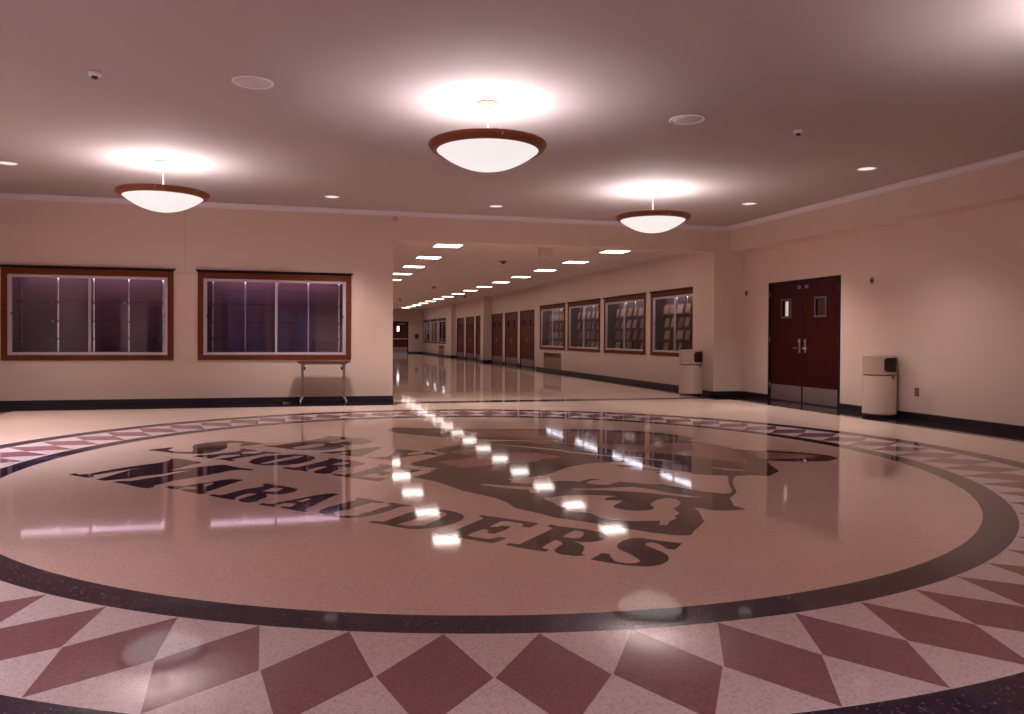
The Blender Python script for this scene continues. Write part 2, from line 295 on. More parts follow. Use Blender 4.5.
LETTERS = [
    ('M', [(-1.848,6.97),(-1.818,7.024),(-1.763,6.951),(-1.695,6.973),(-1.652,7.044),(-1.52,7.201),(-1.388,7.327),(-1.245,7.43),(-1.175,7.538),(-1.172,7.653),(-1.15,7.678),(-1.051,7.609),(-0.939,7.469),(-0.871,7.387),(-0.897,7.326),(-0.961,7.254),(-1.02,7.101),(-1.056,7.048),(-1.092,7.007),(-1.05,7.012),(-0.975,7.06),(-0.88,7.121),(-0.803,7.156),(-0.725,7.192),(-0.669,7.206),(-0.646,7.185),(-0.517,7.015),(-0.385,6.9),(-0.426,6.859),(-0.518,6.914),(-0.587,6.88),(-0.657,6.789),(-0.751,6.694),(-0.818,6.627),(-0.975,6.51),(-1.025,6.396),(-1.096,6.319),(-1.071,6.266),(-1.11,6.217),(-1.189,6.273),(-1.325,6.443),(-1.43,6.54),(-1.387,6.572),(-1.3,6.561),(-1.22,6.629),(-1.111,6.715),(-1.055,6.771),(-1.024,6.833),(-0.955,6.913),(-0.882,7.01),(-1.036,6.917),(-1.097,6.84),(-1.267,6.75),(-1.337,6.677),(-1.504,6.619),(-1.576,6.687),(-1.537,6.765),(-1.468,6.955),(-1.42,7.089),(-1.312,7.216),(-1.492,7.066),(-1.646,6.893),(-1.624,6.829),(-1.645,6.767),(-1.738,6.855)], []),
    ('A', [(-1,6.239),(-0.978,6.277),(-0.864,6.259),(-0.788,6.322),(-0.7,6.364),(-0.599,6.456),(-0.534,6.476),(-0.516,6.459),(-0.455,6.432),(-0.449,6.4),(-0.535,6.241),(-0.624,6.066),(-0.682,5.967),(-0.662,5.916),(-0.708,5.909),(-0.733,5.936),(-0.796,6.008),(-0.869,6.098),(-0.846,6.127),(-0.781,6.105),(-0.757,6.13),(-0.771,6.191),(-0.86,6.227),(-0.877,6.153),(-0.9,6.12),(-0.955,6.171)], [[(-0.726,6.236),(-0.682,6.348),(-0.653,6.316),(-0.701,6.199)]]),
    ('R', [(-0.641,5.844),(-0.618,5.881),(-0.567,5.841),(-0.529,5.861),(-0.411,6.018),(-0.282,6.104),(-0.273,6.134),(-0.29,6.194),(-0.258,6.22),(-0.182,6.13),(-0.093,6.042),(-0.028,5.95),(-0.021,5.911),(-0.055,5.833),(-0.124,5.776),(-0.171,5.762),(-0.248,5.815),(-0.231,5.723),(-0.242,5.674),(-0.291,5.601),(-0.283,5.567),(-0.346,5.532),(-0.393,5.559),(-0.423,5.615),(-0.42,5.664),(-0.372,5.738),(-0.317,5.82),(-0.325,5.851),(-0.367,5.86),(-0.404,5.815),(-0.457,5.723),(-0.438,5.685),(-0.465,5.657),(-0.558,5.746)], [[(-0.28,5.913),(-0.208,6.029),(-0.136,6.013),(-0.128,5.984),(-0.161,5.894),(-0.202,5.877)]]),
    ('A', [(-0.281,5.454),(-0.254,5.495),(-0.2,5.451),(-0.14,5.511),(-0.009,5.591),(0.094,5.677),(0.185,5.717),(0.227,5.726),(0.271,5.68),(0.23,5.629),(0.158,5.493),(0.089,5.348),(0.027,5.24),(0.055,5.175),(0.029,5.152),(-0.039,5.22),(-0.135,5.322),(-0.123,5.359),(-0.066,5.328),(-0.031,5.406),(-0.041,5.434),(-0.113,5.463),(-0.16,5.405),(-0.165,5.356),(-0.184,5.361),(-0.237,5.413)], [[(-0.032,5.509),(0.045,5.585),(0.072,5.555),(0.011,5.467)]]),
    ('U', [(0.11,5.133),(0.13,5.202),(0.184,5.28),(0.279,5.367),(0.378,5.449),(0.386,5.474),(0.371,5.504),(0.397,5.522),(0.461,5.464),(0.535,5.38),(0.569,5.343),(0.54,5.318),(0.476,5.355),(0.388,5.258),(0.308,5.176),(0.219,5.114),(0.208,5.068),(0.23,5.015),(0.291,4.99),(0.359,4.991),(0.371,5.025),(0.438,5.067),(0.51,5.153),(0.583,5.222),(0.584,5.26),(0.577,5.293),(0.606,5.312),(0.654,5.26),(0.729,5.189),(0.696,5.166),(0.658,5.181),(0.604,5.117),(0.53,5.031),(0.461,4.976),(0.364,4.929),(0.323,4.922),(0.263,4.936),(0.21,4.981),(0.145,5.049)], []),
    ('D', [(0.399,4.789),(0.434,4.812),(0.492,4.78),(0.539,4.822),(0.647,4.947),(0.759,5.052),(0.772,5.078),(0.756,5.121),(0.796,5.124),(0.838,5.081),(0.926,5.016),(0.989,4.929),(1.015,4.837),(1.009,4.783),(0.976,4.71),(0.92,4.645),(0.834,4.577),(0.753,4.559),(0.684,4.548),(0.627,4.566),(0.564,4.625),(0.496,4.703)], [[(0.571,4.685),(0.726,4.832),(0.863,4.969),(0.907,4.959),(0.927,4.911),(0.899,4.847),(0.83,4.741),(0.727,4.637),(0.636,4.633)]]),
    ('E', [(0.752,4.445),(0.785,4.472),(0.837,4.432),(0.869,4.448),(1,4.588),(1.12,4.717),(1.123,4.744),(1.105,4.789),(1.132,4.81),(1.222,4.726),(1.322,4.623),(1.329,4.616),(1.426,4.523),(1.345,4.434),(1.298,4.464),(1.327,4.508),(1.325,4.546),(1.306,4.564),(1.246,4.622),(1.208,4.623),(1.147,4.555),(1.108,4.509),(1.155,4.49),(1.192,4.514),(1.235,4.479),(1.192,4.421),(1.098,4.337),(1.069,4.362),(1.064,4.391),(1.081,4.411),(1.082,4.439),(1.056,4.457),(0.988,4.397),(0.932,4.341),(0.965,4.294),(1.037,4.233),(1.061,4.234),(1.102,4.262),(1.141,4.231),(1.11,4.201),(1.043,4.142),(0.973,4.2),(0.881,4.304),(0.81,4.381)], []),
    ('R', [(1.095,4.094),(1.124,4.119),(1.178,4.089),(1.227,4.137),(1.344,4.253),(1.472,4.375),(1.472,4.404),(1.453,4.441),(1.482,4.472),(1.547,4.402),(1.643,4.323),(1.674,4.292),(1.714,4.236),(1.726,4.175),(1.716,4.132),(1.664,4.067),(1.612,4.043),(1.575,4.039),(1.525,4.057),(1.489,4.086),(1.51,4.018),(1.511,3.956),(1.483,3.893),(1.447,3.834),(1.456,3.8),(1.406,3.797),(1.37,3.82),(1.336,3.847),(1.321,3.892),(1.328,3.929),(1.357,3.972),(1.408,4.031),(1.42,4.06),(1.413,4.104),(1.398,4.129),(1.343,4.068),(1.278,3.997),(1.281,3.98),(1.303,3.945),(1.27,3.914),(1.201,3.975),(1.137,4.044)], [[(1.46,4.181),(1.545,4.275),(1.581,4.307),(1.617,4.27),(1.613,4.224),(1.577,4.164),(1.54,4.129),(1.5,4.149)]]),
    ('S', [(1.457,3.721),(1.557,3.818),(1.588,3.791),(1.573,3.73),(1.566,3.668),(1.58,3.638),(1.618,3.612),(1.66,3.611),(1.693,3.629),(1.701,3.663),(1.696,3.776),(1.679,3.867),(1.684,3.916),(1.715,3.97),(1.774,4.031),(1.835,4.06),(1.895,4.057),(1.947,4.001),(2.01,3.944),(2.071,3.898),(1.969,3.789),(1.928,3.829),(1.944,3.855),(1.937,3.918),(1.913,3.956),(1.872,3.944),(1.856,3.917),(1.866,3.833),(1.882,3.761),(1.882,3.704),(1.862,3.644),(1.829,3.598),(1.767,3.551),(1.708,3.539),(1.65,3.553),(1.586,3.59),(1.528,3.642)], []),
    ('S', [(-1.484,8.289),(-1.297,8.437),(-1.262,8.394),(-1.296,8.283),(-1.269,8.196),(-1.166,8.113),(-1.044,8.08),(-1.045,8.195),(-1.082,8.413),(-1.086,8.597),(-0.964,8.764),(-0.869,8.807),(-0.756,8.855),(-0.596,8.765),(-0.435,8.596),(-0.392,8.541),(-0.487,8.455),(-0.591,8.402),(-0.633,8.441),(-0.604,8.51),(-0.621,8.613),(-0.74,8.677),(-0.765,8.567),(-0.734,8.374),(-0.747,8.2),(-0.783,8.091),(-0.856,7.948),(-0.915,7.916),(-1.051,7.933),(-1.168,8.003),(-1.27,8.09),(-1.378,8.199)], []),
    ('H', [(-1.005,7.779),(-0.949,7.828),(-0.785,7.875),(-0.765,7.903),(-0.636,7.992),(-0.582,8.075),(-0.598,8.168),(-0.566,8.182),(-0.475,8.093),(-0.405,8.009),(-0.46,8.001),(-0.551,7.961),(-0.566,7.86),(-0.441,7.82),(-0.381,7.898),(-0.366,7.981),(-0.307,7.921),(-0.174,7.807),(-0.246,7.771),(-0.321,7.807),(-0.408,7.711),(-0.559,7.579),(-0.632,7.506),(-0.582,7.425),(-0.614,7.398),(-0.728,7.527),(-0.788,7.557),(-0.722,7.584),(-0.684,7.606),(-0.57,7.721),(-0.568,7.765),(-0.585,7.8),(-0.701,7.793),(-0.751,7.76),(-0.796,7.63),(-0.818,7.593),(-0.897,7.682)], []),
    ('O', [(-0.462,7.297),(-0.438,7.463),(-0.34,7.622),(-0.207,7.686),(-0.043,7.695),(0.068,7.608),(0.125,7.49),(0.128,7.399),(0.082,7.246),(-0.022,7.118),(-0.149,7.065),(-0.291,7.086),(-0.404,7.175)], [[(-0.363,7.193),(-0.284,7.326),(-0.158,7.491),(-0.024,7.603),(0.031,7.572),(-0.041,7.436),(-0.179,7.292),(-0.295,7.178)]]),
    ('R', [(-0.162,6.911),(-0.121,6.964),(-0.063,6.915),(-0.022,6.942),(-0.008,6.955),(0.12,7.114),(0.238,7.269),(0.257,7.312),(0.24,7.357),(0.277,7.378),(0.39,7.283),(0.481,7.159),(0.559,7.018),(0.55,6.954),(0.461,6.867),(0.392,6.84),(0.31,6.885),(0.322,6.779),(0.294,6.71),(0.252,6.597),(0.255,6.563),(0.191,6.554),(0.128,6.592),(0.096,6.646),(0.122,6.723),(0.217,6.889),(0.21,6.933),(0.159,6.918),(0.057,6.787),(0.061,6.722),(0.04,6.692),(-0.008,6.767),(-0.054,6.797)], [[(0.259,7.002),(0.374,7.142),(0.433,7.101),(0.42,7.037),(0.356,6.964)]]),
    ('E', [(0.244,6.491),(0.27,6.532),(0.355,6.48),(0.439,6.532),(0.567,6.699),(0.672,6.821),(0.688,6.854),(0.664,6.913),(0.692,6.934),(0.787,6.848),(0.843,6.762),(1.011,6.551),(0.907,6.471),(0.854,6.512),(0.871,6.567),(0.851,6.622),(0.784,6.702),(0.737,6.703),(0.671,6.601),(0.703,6.545),(0.738,6.523),(0.713,6.447),(0.661,6.379),(0.622,6.397),(0.636,6.441),(0.631,6.489),(0.599,6.496),(0.468,6.376),(0.52,6.32),(0.593,6.259),(0.634,6.272),(0.702,6.243),(0.649,6.189),(0.596,6.128),(0.524,6.187),(0.438,6.28),(0.342,6.377)], []),
    ('B', [(-0.383,8.351),(-0.265,8.348),(-0.128,8.469),(-0.028,8.62),(-0.011,8.561),(0.147,8.772),(0.28,8.941),(0.299,8.998),(0.268,9.067),(0.317,9.057),(0.476,8.9),(0.629,8.729),(0.764,8.534),(0.732,8.404),(0.617,8.272),(0.493,8.261),(0.393,8.297),(0.446,8.159),(0.411,8.057),(0.308,7.938),(0.181,7.897),(-0.01,7.958),(-0.122,8.065),(-0.221,8.193)], [[(0.271,8.462),(0.443,8.684),(0.565,8.667),(0.51,8.555),(0.4,8.45),(0.327,8.435)],[(-0.085,8.163),(0.074,8.35),(0.121,8.416),(0.223,8.395),(0.245,8.298),(0.187,8.177),(0.048,8.064),(-0.058,8.073)]]),
    ('A', [(0.178,7.764),(0.235,7.784),(0.47,7.869),(0.532,7.925),(0.677,8),(0.759,8.019),(0.815,7.971),(0.742,7.845),(0.646,7.63),(0.558,7.476),(0.572,7.423),(0.5,7.439),(0.342,7.612),(0.418,7.627),(0.457,7.651),(0.451,7.718),(0.365,7.71),(0.306,7.658),(0.27,7.679)], []),
    ('Y', [(0.613,7.353),(0.675,7.322),(0.77,7.35),(0.811,7.384),(0.871,7.529),(0.929,7.736),(0.924,7.82),(0.973,7.809),(1.155,7.619),(1.083,7.595),(1.025,7.528),(1.003,7.436),(1.119,7.443),(1.185,7.494),(1.185,7.559),(1.219,7.585),(1.311,7.434),(1.266,7.398),(1.136,7.427),(0.989,7.333),(0.933,7.265),(0.86,7.192),(0.817,7.143),(0.803,7.146),(0.704,7.244)], []),
]
EMBLEM_DARK = [[(1.041,9.532),(1.118,9.674),(1.674,9.496),(1.921,9.382),(2.519,9.248),(2.903,9.18),(3.497,9.026),(4.032,8.741),(4.138,8.589),(4.32,8.283),(4.37,8.091),(4.366,7.968),(4.292,7.855),(4.197,7.791),(3.914,7.801),(3.703,7.733),(3.385,7.8),(3.214,7.991),(2.583,8.166),(2.291,8.244),(2.046,8.346),(1.935,8.454),(1.752,8.553),(1.536,8.712),(1.336,8.889),(1.135,9.117),(1.046,9.359)],
 [(1.274,7.675),(1.499,7.911),(1.68,8.023),(1.826,8.069),(2.004,8.174),(2.276,8.189),(2.575,8.142),(3.204,7.968),(3.376,7.779),(3.693,7.711),(3.903,7.779),(4.087,7.789),(4.235,7.75),(4.343,7.394),(4.342,7.553),(4.357,7.107),(4.467,6.993),(4.595,6.91),(4.646,6.955),(4.89,6.781),(5.052,6.515),(5.023,6.341),(4.793,6.201),(4.505,6.246),(4.268,6.363),(4.213,6.31),(4.128,6.105),(4.025,5.838),(3.88,5.715),(3.782,5.647),(3.676,5.722),(3.522,5.712),(3.503,5.687),(3.399,5.553),(3.262,5.316),(3.169,5.121),(3.083,5.023),(2.995,4.931),(2.926,4.786),(2.882,4.694),(2.904,4.576),(2.783,4.571),(2.701,4.589),(2.656,4.614),(2.625,4.675),(2.593,4.698),(2.572,4.672),(2.568,4.613),(2.531,4.52),(2.478,4.394),(2.454,4.333),(2.342,4.205),(2.258,4.117),(2.224,4.066),(2.176,4.043),(2.109,4.07),(1.999,4.165),(1.799,4.403),(1.69,4.523),(1.576,4.643),(1.512,4.769),(1.463,4.85),(1.398,4.96),(1.391,5.136),(1.359,5.275),(1.282,5.431),(1.161,5.634),(1.103,5.833),(1.026,6.042),(0.902,6.223),(0.88,6.222),(1.063,6.427),(1.079,6.496),(1.161,6.629),(0.992,6.771),(0.952,6.86),(0.984,6.963),(1.115,7.107),(1.29,7.311),(1.399,7.434),(1.334,7.561)]]
EMBLEM_BEIGE = [[(1.613,6.005),(1.811,6.027),(1.98,6.081),(2.144,6.26),(2.282,6.408),(2.43,6.508),(2.6,6.581),(2.799,6.594),(3.015,6.49),(3.077,6.129),(3.237,5.92),(3.212,5.863),(3.459,5.734),(3.381,5.592),(3.26,5.381),(3.166,5.181),(3.091,5.079),(3.036,5.074),(2.958,5.139),(2.875,5.247),(2.861,5.291),(2.825,5.377),(2.757,5.473),(2.753,5.515),(2.672,5.521),(2.469,5.683),(2.391,5.638),(2.329,5.589),(2.281,5.592),(2.224,5.634),(2.166,5.717),(2.123,5.782),(2.007,5.829),(1.851,5.779),(1.781,5.762),(1.732,5.765),(1.6,5.836),(1.637,5.912)],
 [(1.994,7.956),(2.317,7.721),(2.57,7.445),(2.621,7.303),(2.839,7.057),(3.184,6.775),(3.325,6.624),(3.464,6.336),(3.599,6.091),(3.799,5.896),(3.588,5.975),(3.484,6.361),(3.29,6.555),(3.146,6.693),(2.974,6.852),(2.816,6.999),(2.599,7.241),(2.543,7.367),(2.297,7.653)],
 [(1.348,5.81),(1.4,5.831),(1.556,5.703),(1.76,5.597),(1.771,5.627),(1.708,5.401),(1.64,5.428),(1.663,5.534),(1.467,5.663)],
 [(1.974,5.503),(2.122,5.477),(2.36,5.47),(2.473,5.468),(2.568,5.357),(2.646,5.189),(2.742,5.07),(2.823,4.988),(2.715,5.02),(2.555,5.166),(2.444,5.264),(2.319,5.337),(2.208,5.392),(2.03,5.44)],
 [(1.675,5.214),(1.86,5.272),(2.026,5.263),(2.221,5.173),(2.107,5.116),(2.088,5.056),(2.201,5.014),(2.133,4.941),(2.072,4.879),(2.054,4.809),(2.108,4.725),(2.184,4.694),(2.281,4.709),(2.317,4.759),(2.34,4.868),(2.435,4.977),(2.536,5.035),(2.596,4.983),(2.577,4.866),(2.491,4.759),(2.437,4.722),(2.406,4.564),(2.34,4.512),(2.329,4.448),(2.241,4.383),(2.181,4.295),(2.138,4.305),(2.147,4.343),(2.194,4.407),(2.122,4.423),(2.021,4.434),(1.922,4.499),(1.85,4.58),(1.841,4.694),(1.776,4.754),(1.714,4.792),(1.737,4.906),(1.696,4.965),(1.699,5.04)]]
EMBLEM_TAN = [[(1.43,9.28),(1.889,9.225),(2.805,9.015),(2.966,8.982),(3.539,8.803),(4.043,8.445),(4.216,8.132),(4.234,7.952),(3.955,7.884),(3.417,7.874),(3.244,8.067),(2.607,8.244),(2.619,8.267),(2.102,8.576),(1.81,8.836),(1.682,8.881)],
 [(2.278,8.116),(2.549,8.058),(3.163,7.864),(3.338,7.692),(3.648,7.619),(3.848,7.67),(4.187,7.662),(4.266,7.421),(4.304,7.05),(4.199,6.68),(4.03,6.332),(3.923,6.292),(3.7,6.758),(3.417,7.044),(3.142,7.238),(3.022,7.512),(2.794,7.785),(2.476,7.954)],
 [(1.408,7.478),(1.496,7.627),(1.663,7.696),(1.733,7.66),(1.742,7.52),(1.694,7.483),(1.552,7.317),(1.518,7.389)],
 [(1.216,6.941),(1.328,7.002),(1.536,7.104),(1.638,7.235),(1.79,7.298),(2.116,7.392),(2.28,7.257),(2.424,7.021),(2.37,6.922),(2.215,6.896),(2.092,6.777),(1.927,6.729),(1.732,6.689),(1.536,6.625),(1.351,6.588),(1.379,6.581),(1.277,6.735)],
 [(4.437,6.911),(4.579,6.827),(4.81,6.67),(4.947,6.517),(4.775,6.405),(4.312,6.429),(4.264,6.536)]]
EMBLEM_LINES = [[(2.144,5.748),(2.262,5.838),(2.368,5.827),(2.254,5.774),(2.159,5.677)],
 [(2.732,6.415),(2.945,6.379),(2.916,6.284),(2.993,6.148),(3.094,5.962),(3.001,6.071),(2.911,6.192),(2.762,6.36)],
 [(2.921,5.99),(2.979,6.026),(3.033,6.004),(3.033,5.965),(2.977,5.93),(2.932,5.949)]]
# ------------------------------------------------------------ the place (metres; X along the far wall, Y away from the camera)
XL, XR, XS = -5.0, 8.61, 8.29          # left wall, right wall, face of the dropped beam on the right
YB, YR = 13.77, -3.0                   # far wall, rear wall
H, HB, HC = 3.385, 2.88, 3.012         # lobby ceiling, beam underside, corridor ceiling
XC0, XC1, YE = 1.26, 8.18, 53.0        # corridor walls, corridor end
XP0, XP1 = 1.585, 7.97                 # opening between the pier and the pillar

struct(B().box(XL-.2, 10.0, YR-.6, YE+.3, -.12, 0).build('floor', 'floor'))
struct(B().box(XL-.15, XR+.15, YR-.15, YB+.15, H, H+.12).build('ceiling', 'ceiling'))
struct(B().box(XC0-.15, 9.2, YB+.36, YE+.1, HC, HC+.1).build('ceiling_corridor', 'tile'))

CASE_Z = (.76, 2.20)
LOBBY_CASES = [-3.345, -.42]
holes = [(x-1.25, x+1.25, .76, 2.19) for x in LOBBY_CASES]
mb = wall('wall_back', 'Y', YB, YB+.15, XL-.15, XP0, 0, H, holes, build=False)
mb.box(XP0, XR+.15, YB, YB+.36, HB, H)                     # header beam over the corridor opening
mb.box(XC0-.15, XP0, YB+.15, YB+.36, 0, H)                 # pier
mb.box(XP1, XR+.15, YB, 14.62, 0, HB)                      # pillar
# thin control joint grooves are raised as hairline strips
struct(mb.build('wall_back', 'wall'))
g = plain('joint_line', (.40, .25, .18), .8); 
struct(B().box(-1.894, -1.888, YB-.0012, YB, 2.19, 3.30).box(-2.04, -1.72, YB-.0012, YB, 2.186, 2.192).build('trim_joint', g))

RD = (10.86, 12.87, 0, 2.205)
wall('wall_right', 'X', XR, XR+.15, YR-.15, YB, 0, H, [RD])
struct(B().box(XS, XR, YR, YB, HB, H).build('trim_soffit', 'wall'))
wall('wall_left', 'X', XL-.15, XL, YR-.15, YB, 0, H, [(3.75, 6.0, 0, 2.19), (-2.45, -.2, 0, 2.19)])
ENT = [(-4.9, -3.3), (-2.9, -1.35), (-1.1, .55), (3.0, 4.6)]
wall('wall_rear', 'Y', YR-.15, YR, XL, XR, 0, H, [(a, b, 0, 2.9) for a, b in ENT])

# corridor shell
CC = [(14.66, 17.04), (17.32, 20.0), (20.28, 23.0), (23.24, 25.92)]   # trophy cases, near to far
FC = [(44.2, 46.75), (47.2, 49.65), (50.1, 52.5)]
DA = [(27.5, 29.4), (29.8, 31.72), (32.2, 34.1)]
DBs = [(35.6, 37.4), (37.85, 39.8), (40.3, 42.25)]
mb = MB()
hz = (.76, 2.19)
wall('', 'X', XC1, XC1+.12, 14.62, 26.4, 0, HC, [(a+.04, b-.04, *hz) for a, b in CC], mb=mb, build=False)
mb.box(XC1, 8.6, 26.4, 26.52, 0, HC)
wall('', 'X', 8.45, 8.6, 26.52, 34.2, 0, HC, [(a, b, 0, 2.19) for a, b in DA], mb=mb, build=False)
mb.box(8.07, 8.6, 34.2, 34.8, 0, HC)
wall('', 'X', 8.45, 8.6, 34.8, 42.6, 0, HC, [(a, b, 0, 2.19) for a, b in DBs], mb=mb, build=False)
mb.box(XC1, 8.6, 42.6, 42.75, 0, HC)
wall('', 'X', XC1, XC1+.12, 42.75, YE, 0, HC, [(a+.04, b-.04, *hz) for a, b in FC], mb=mb, build=False)
struct(mb.build('wall_corridor_right', 'wall'))
wall('wall_corridor_left', 'X', XC0-.15, XC0, YB+.36, YE, 0, HC)
wall('wall_corridor_end', 'Y', YE, YE+.15, XC0-.15, 9.2, 0, HC, [(6.05, 7.17, 0, 2.19)])

# crown moulding
prof = [(0, 0), (.062, 0), (.062, -.018), (.046, -.028), (.020, -.060), (.012, -.082), (0, -.082)]
mb = MB()
mb.prism(prof, (XL, YB, H), (XS-.0, YB, H), (0, -1, 0), (0, 0, 1))
mb.prism(prof, (XS, YR, H), (XS, YB, H), (-1, 0, 0), (0, 0, 1))
mb.prism(prof, (XL, YR, H), (XL, YB, H), (1, 0, 0), (0, 0, 1))
mb.prism(prof, (XL, YR, H), (XS, YR, H), (0, 1, 0), (0, 0, 1))
struct(mb.build('trim_crown', 'crown'))
mb = MB(); mb.box(XC1-.025, XC1, 14.62, 26.4, HC-.03, HC).box(8.425, 8.45, 26.52, 34.2, HC-.03, HC).box(8.425, 8.45, 34.8, 42.6, HC-.03, HC).box(XC1-.025, XC1, 42.75, YE, HC-.03, HC)
struct(mb.build('trim_corridor_angle', 'crown'))

# base boards (coved black base)
def baseb(name, segs):
    mb = MB()
    for ax, c, s, a, b in segs:      # ax: wall plane axis, c: plane coordinate, s: side it faces, a..b extent
        if ax == 'Y': mb.box(a, b, min(c, c+s*.012), max(c, c+s*.012), 0, .092, .003)
        else: mb.box(min(c, c+s*.012), max(c, c+s*.012), a, b, 0, .092, .003)
    return struct(mb.build(name, 'base'))
baseb('baseboard_back', [('Y', YB, -1, XL, XP0+.012), ('Y', YB, -1, XP1-.012, XR), ('X', XP1, -1, YB-.012, 14.62), ('Y', 14.62, 1, XP1, XC1)])
baseb('baseboard_right', [('X', XR, -1, YR, RD[0]), ('X', XR, -1, RD[1], YB)])
baseb('baseboard_left', [('X', XL, 1, 6.0, YB), ('X', XL, 1, -.2, 3.75), ('X', XL, 1, YR, -2.45)])
seg = [('X', XC1, -1, 14.62, 26.4), ('Y', 26.52, 1, XC1, 8.45)]
for x, lo, hi, ds in ((8.45, 26.52, 34.2, DA), (8.45, 34.8, 42.6, DBs)):
    y = lo
    for a, b in ds: seg.append(('X', x, -1, y, a)); y = b
    seg.append(('X', x, -1, y, hi))
seg += [('Y', 34.2, -1, 8.07, 8.45), ('X', 8.07, -1, 34.2, 34.8), ('Y', 42.6, -1, XC1, 8.45), ('X', XC1, -1, 42.6, YE)]
baseb('baseboard_corridor_right', seg)
baseb('baseboard_corridor_end', [('Y', YE, -1, XC0, 6.05), ('Y', YE, -1, 7.17, XC1)])
baseb('baseboard_corridor_left', [('X', XC0, 1, YB+.36, YE)])

# dark terrazzo strips let into the floor along the walls
Z1 = .0005
mb = MB()
mb.box(XL, -4.18, YR, YB, 0, Z1).box(-4.18, XP0, 12.91, YB, 0, Z1).box(7.83, XR, YR, YB, 0, Z1).box(XP1, 7.83, 12.91, YB, 0, Z1)
mb.box(7.52, 7.83, 12.91, YB, 0, Z1)
mb.box(XP0, 7.52, 13.12, 13.5, 0, Z1)
mb.box(7.52, XP1, YB, 14.62, 0, Z1).box(7.52, XC1, 14.62, 26.4, 0, Z1).box(7.52, 8.07, 26.4, YE, 0, Z1)
mb.box(8.07, 8.45, 26.4, 34.2, 0, Z1).box(8.07, 8.45, 34.8, 42.6, 0, Z1)
struct(mb.build('trim_floor_border', 't_black'))

# ------------------------------------------------------------ floor medallion
CX, CY = 1.603, 6.90
R1, R2, R3, R4 = 3.928, 4.122, 4.860, 5.078
def ring(name, ra, rb, mat, z, par, n=240):
    vs = []; fs = []
    for i in range(n):
        a = 2*pi*i/n
        vs += [(ra*cos(a), ra*sin(a), z), (rb*cos(a), rb*sin(a), z), (rb*cos(a), rb*sin(a), 0), (ra*cos(a), ra*sin(a), 0)]
    for i in range(n):
        j = (i+1) % n; fs += [(4*i, 4*i+1, 4*j+1, 4*j), (4*i+1, 4*i+2, 4*j+2, 4*j+1), (4*i, 4*j, 4*j+3, 4*i+3)]
    return B().add(vs, fs).build(name, mat, par)
med = thing('floor_medallion', 'huge round terrazzo medallion in the lobby floor with maroon diamonds, lettering and emblem', 'floor medallion', (CX, CY, 0))
ring('pale_band', R2, R3, 't_light', .0004, med)
ring('inner_ring', R1, R2, 't_dark', .0008, med)
ring('outer_ring', R3, R4, 't_dark', .0008, med)
ND = 70; st = 2*pi/ND
RM = 4.507; hw = st/2
dm = B()
pts = [(R2+.004, 0), (RM, hw*.985), (R3-.004, 0), (RM, -hw*.985)]
dm.slab([(r*cos(a), r*sin(a)) for r, a in pts], [], 0, .0008)
d0 = dm.build('diamond', 't_maroon', med); d0.rotation_euler = (0, 0, rad(-89.55))
for k in range(1, ND):
    d = d0.copy(); C.objects.link(d); d.parent = med; d.rotation_euler = (0, 0, rad(-89.55)+k*st)
def inlay(name, outer, hol, mat, z, par):
    o = B().slab([(x-CX, y-CY) for x, y in outer], [[(x-CX, y-CY) for x, y in h] for h in hol], 0, z).build(name, mat, par); return o
for ch, outer, hol in LETTERS: inlay('letter', outer, hol, 't_letter', .0008, med)['label'] = 'dark letter %s' % ch
em = inlay('emblem', EMBLEM_DARK[1], [], 't_grey', .0006, med)
inlay('hat_brim', EMBLEM_DARK[0], [], 't_grey', .0006, em)
for p in EMBLEM_BEIGE: inlay('pale_patch', p, [], 'floor', .0009, em)
for p in EMBLEM_TAN: inlay('tan_patch', p, [], 't_tan', .0009, em)
for p in EMBLEM_LINES: inlay('dark_line', p, [], 't_grey', .0012, em)

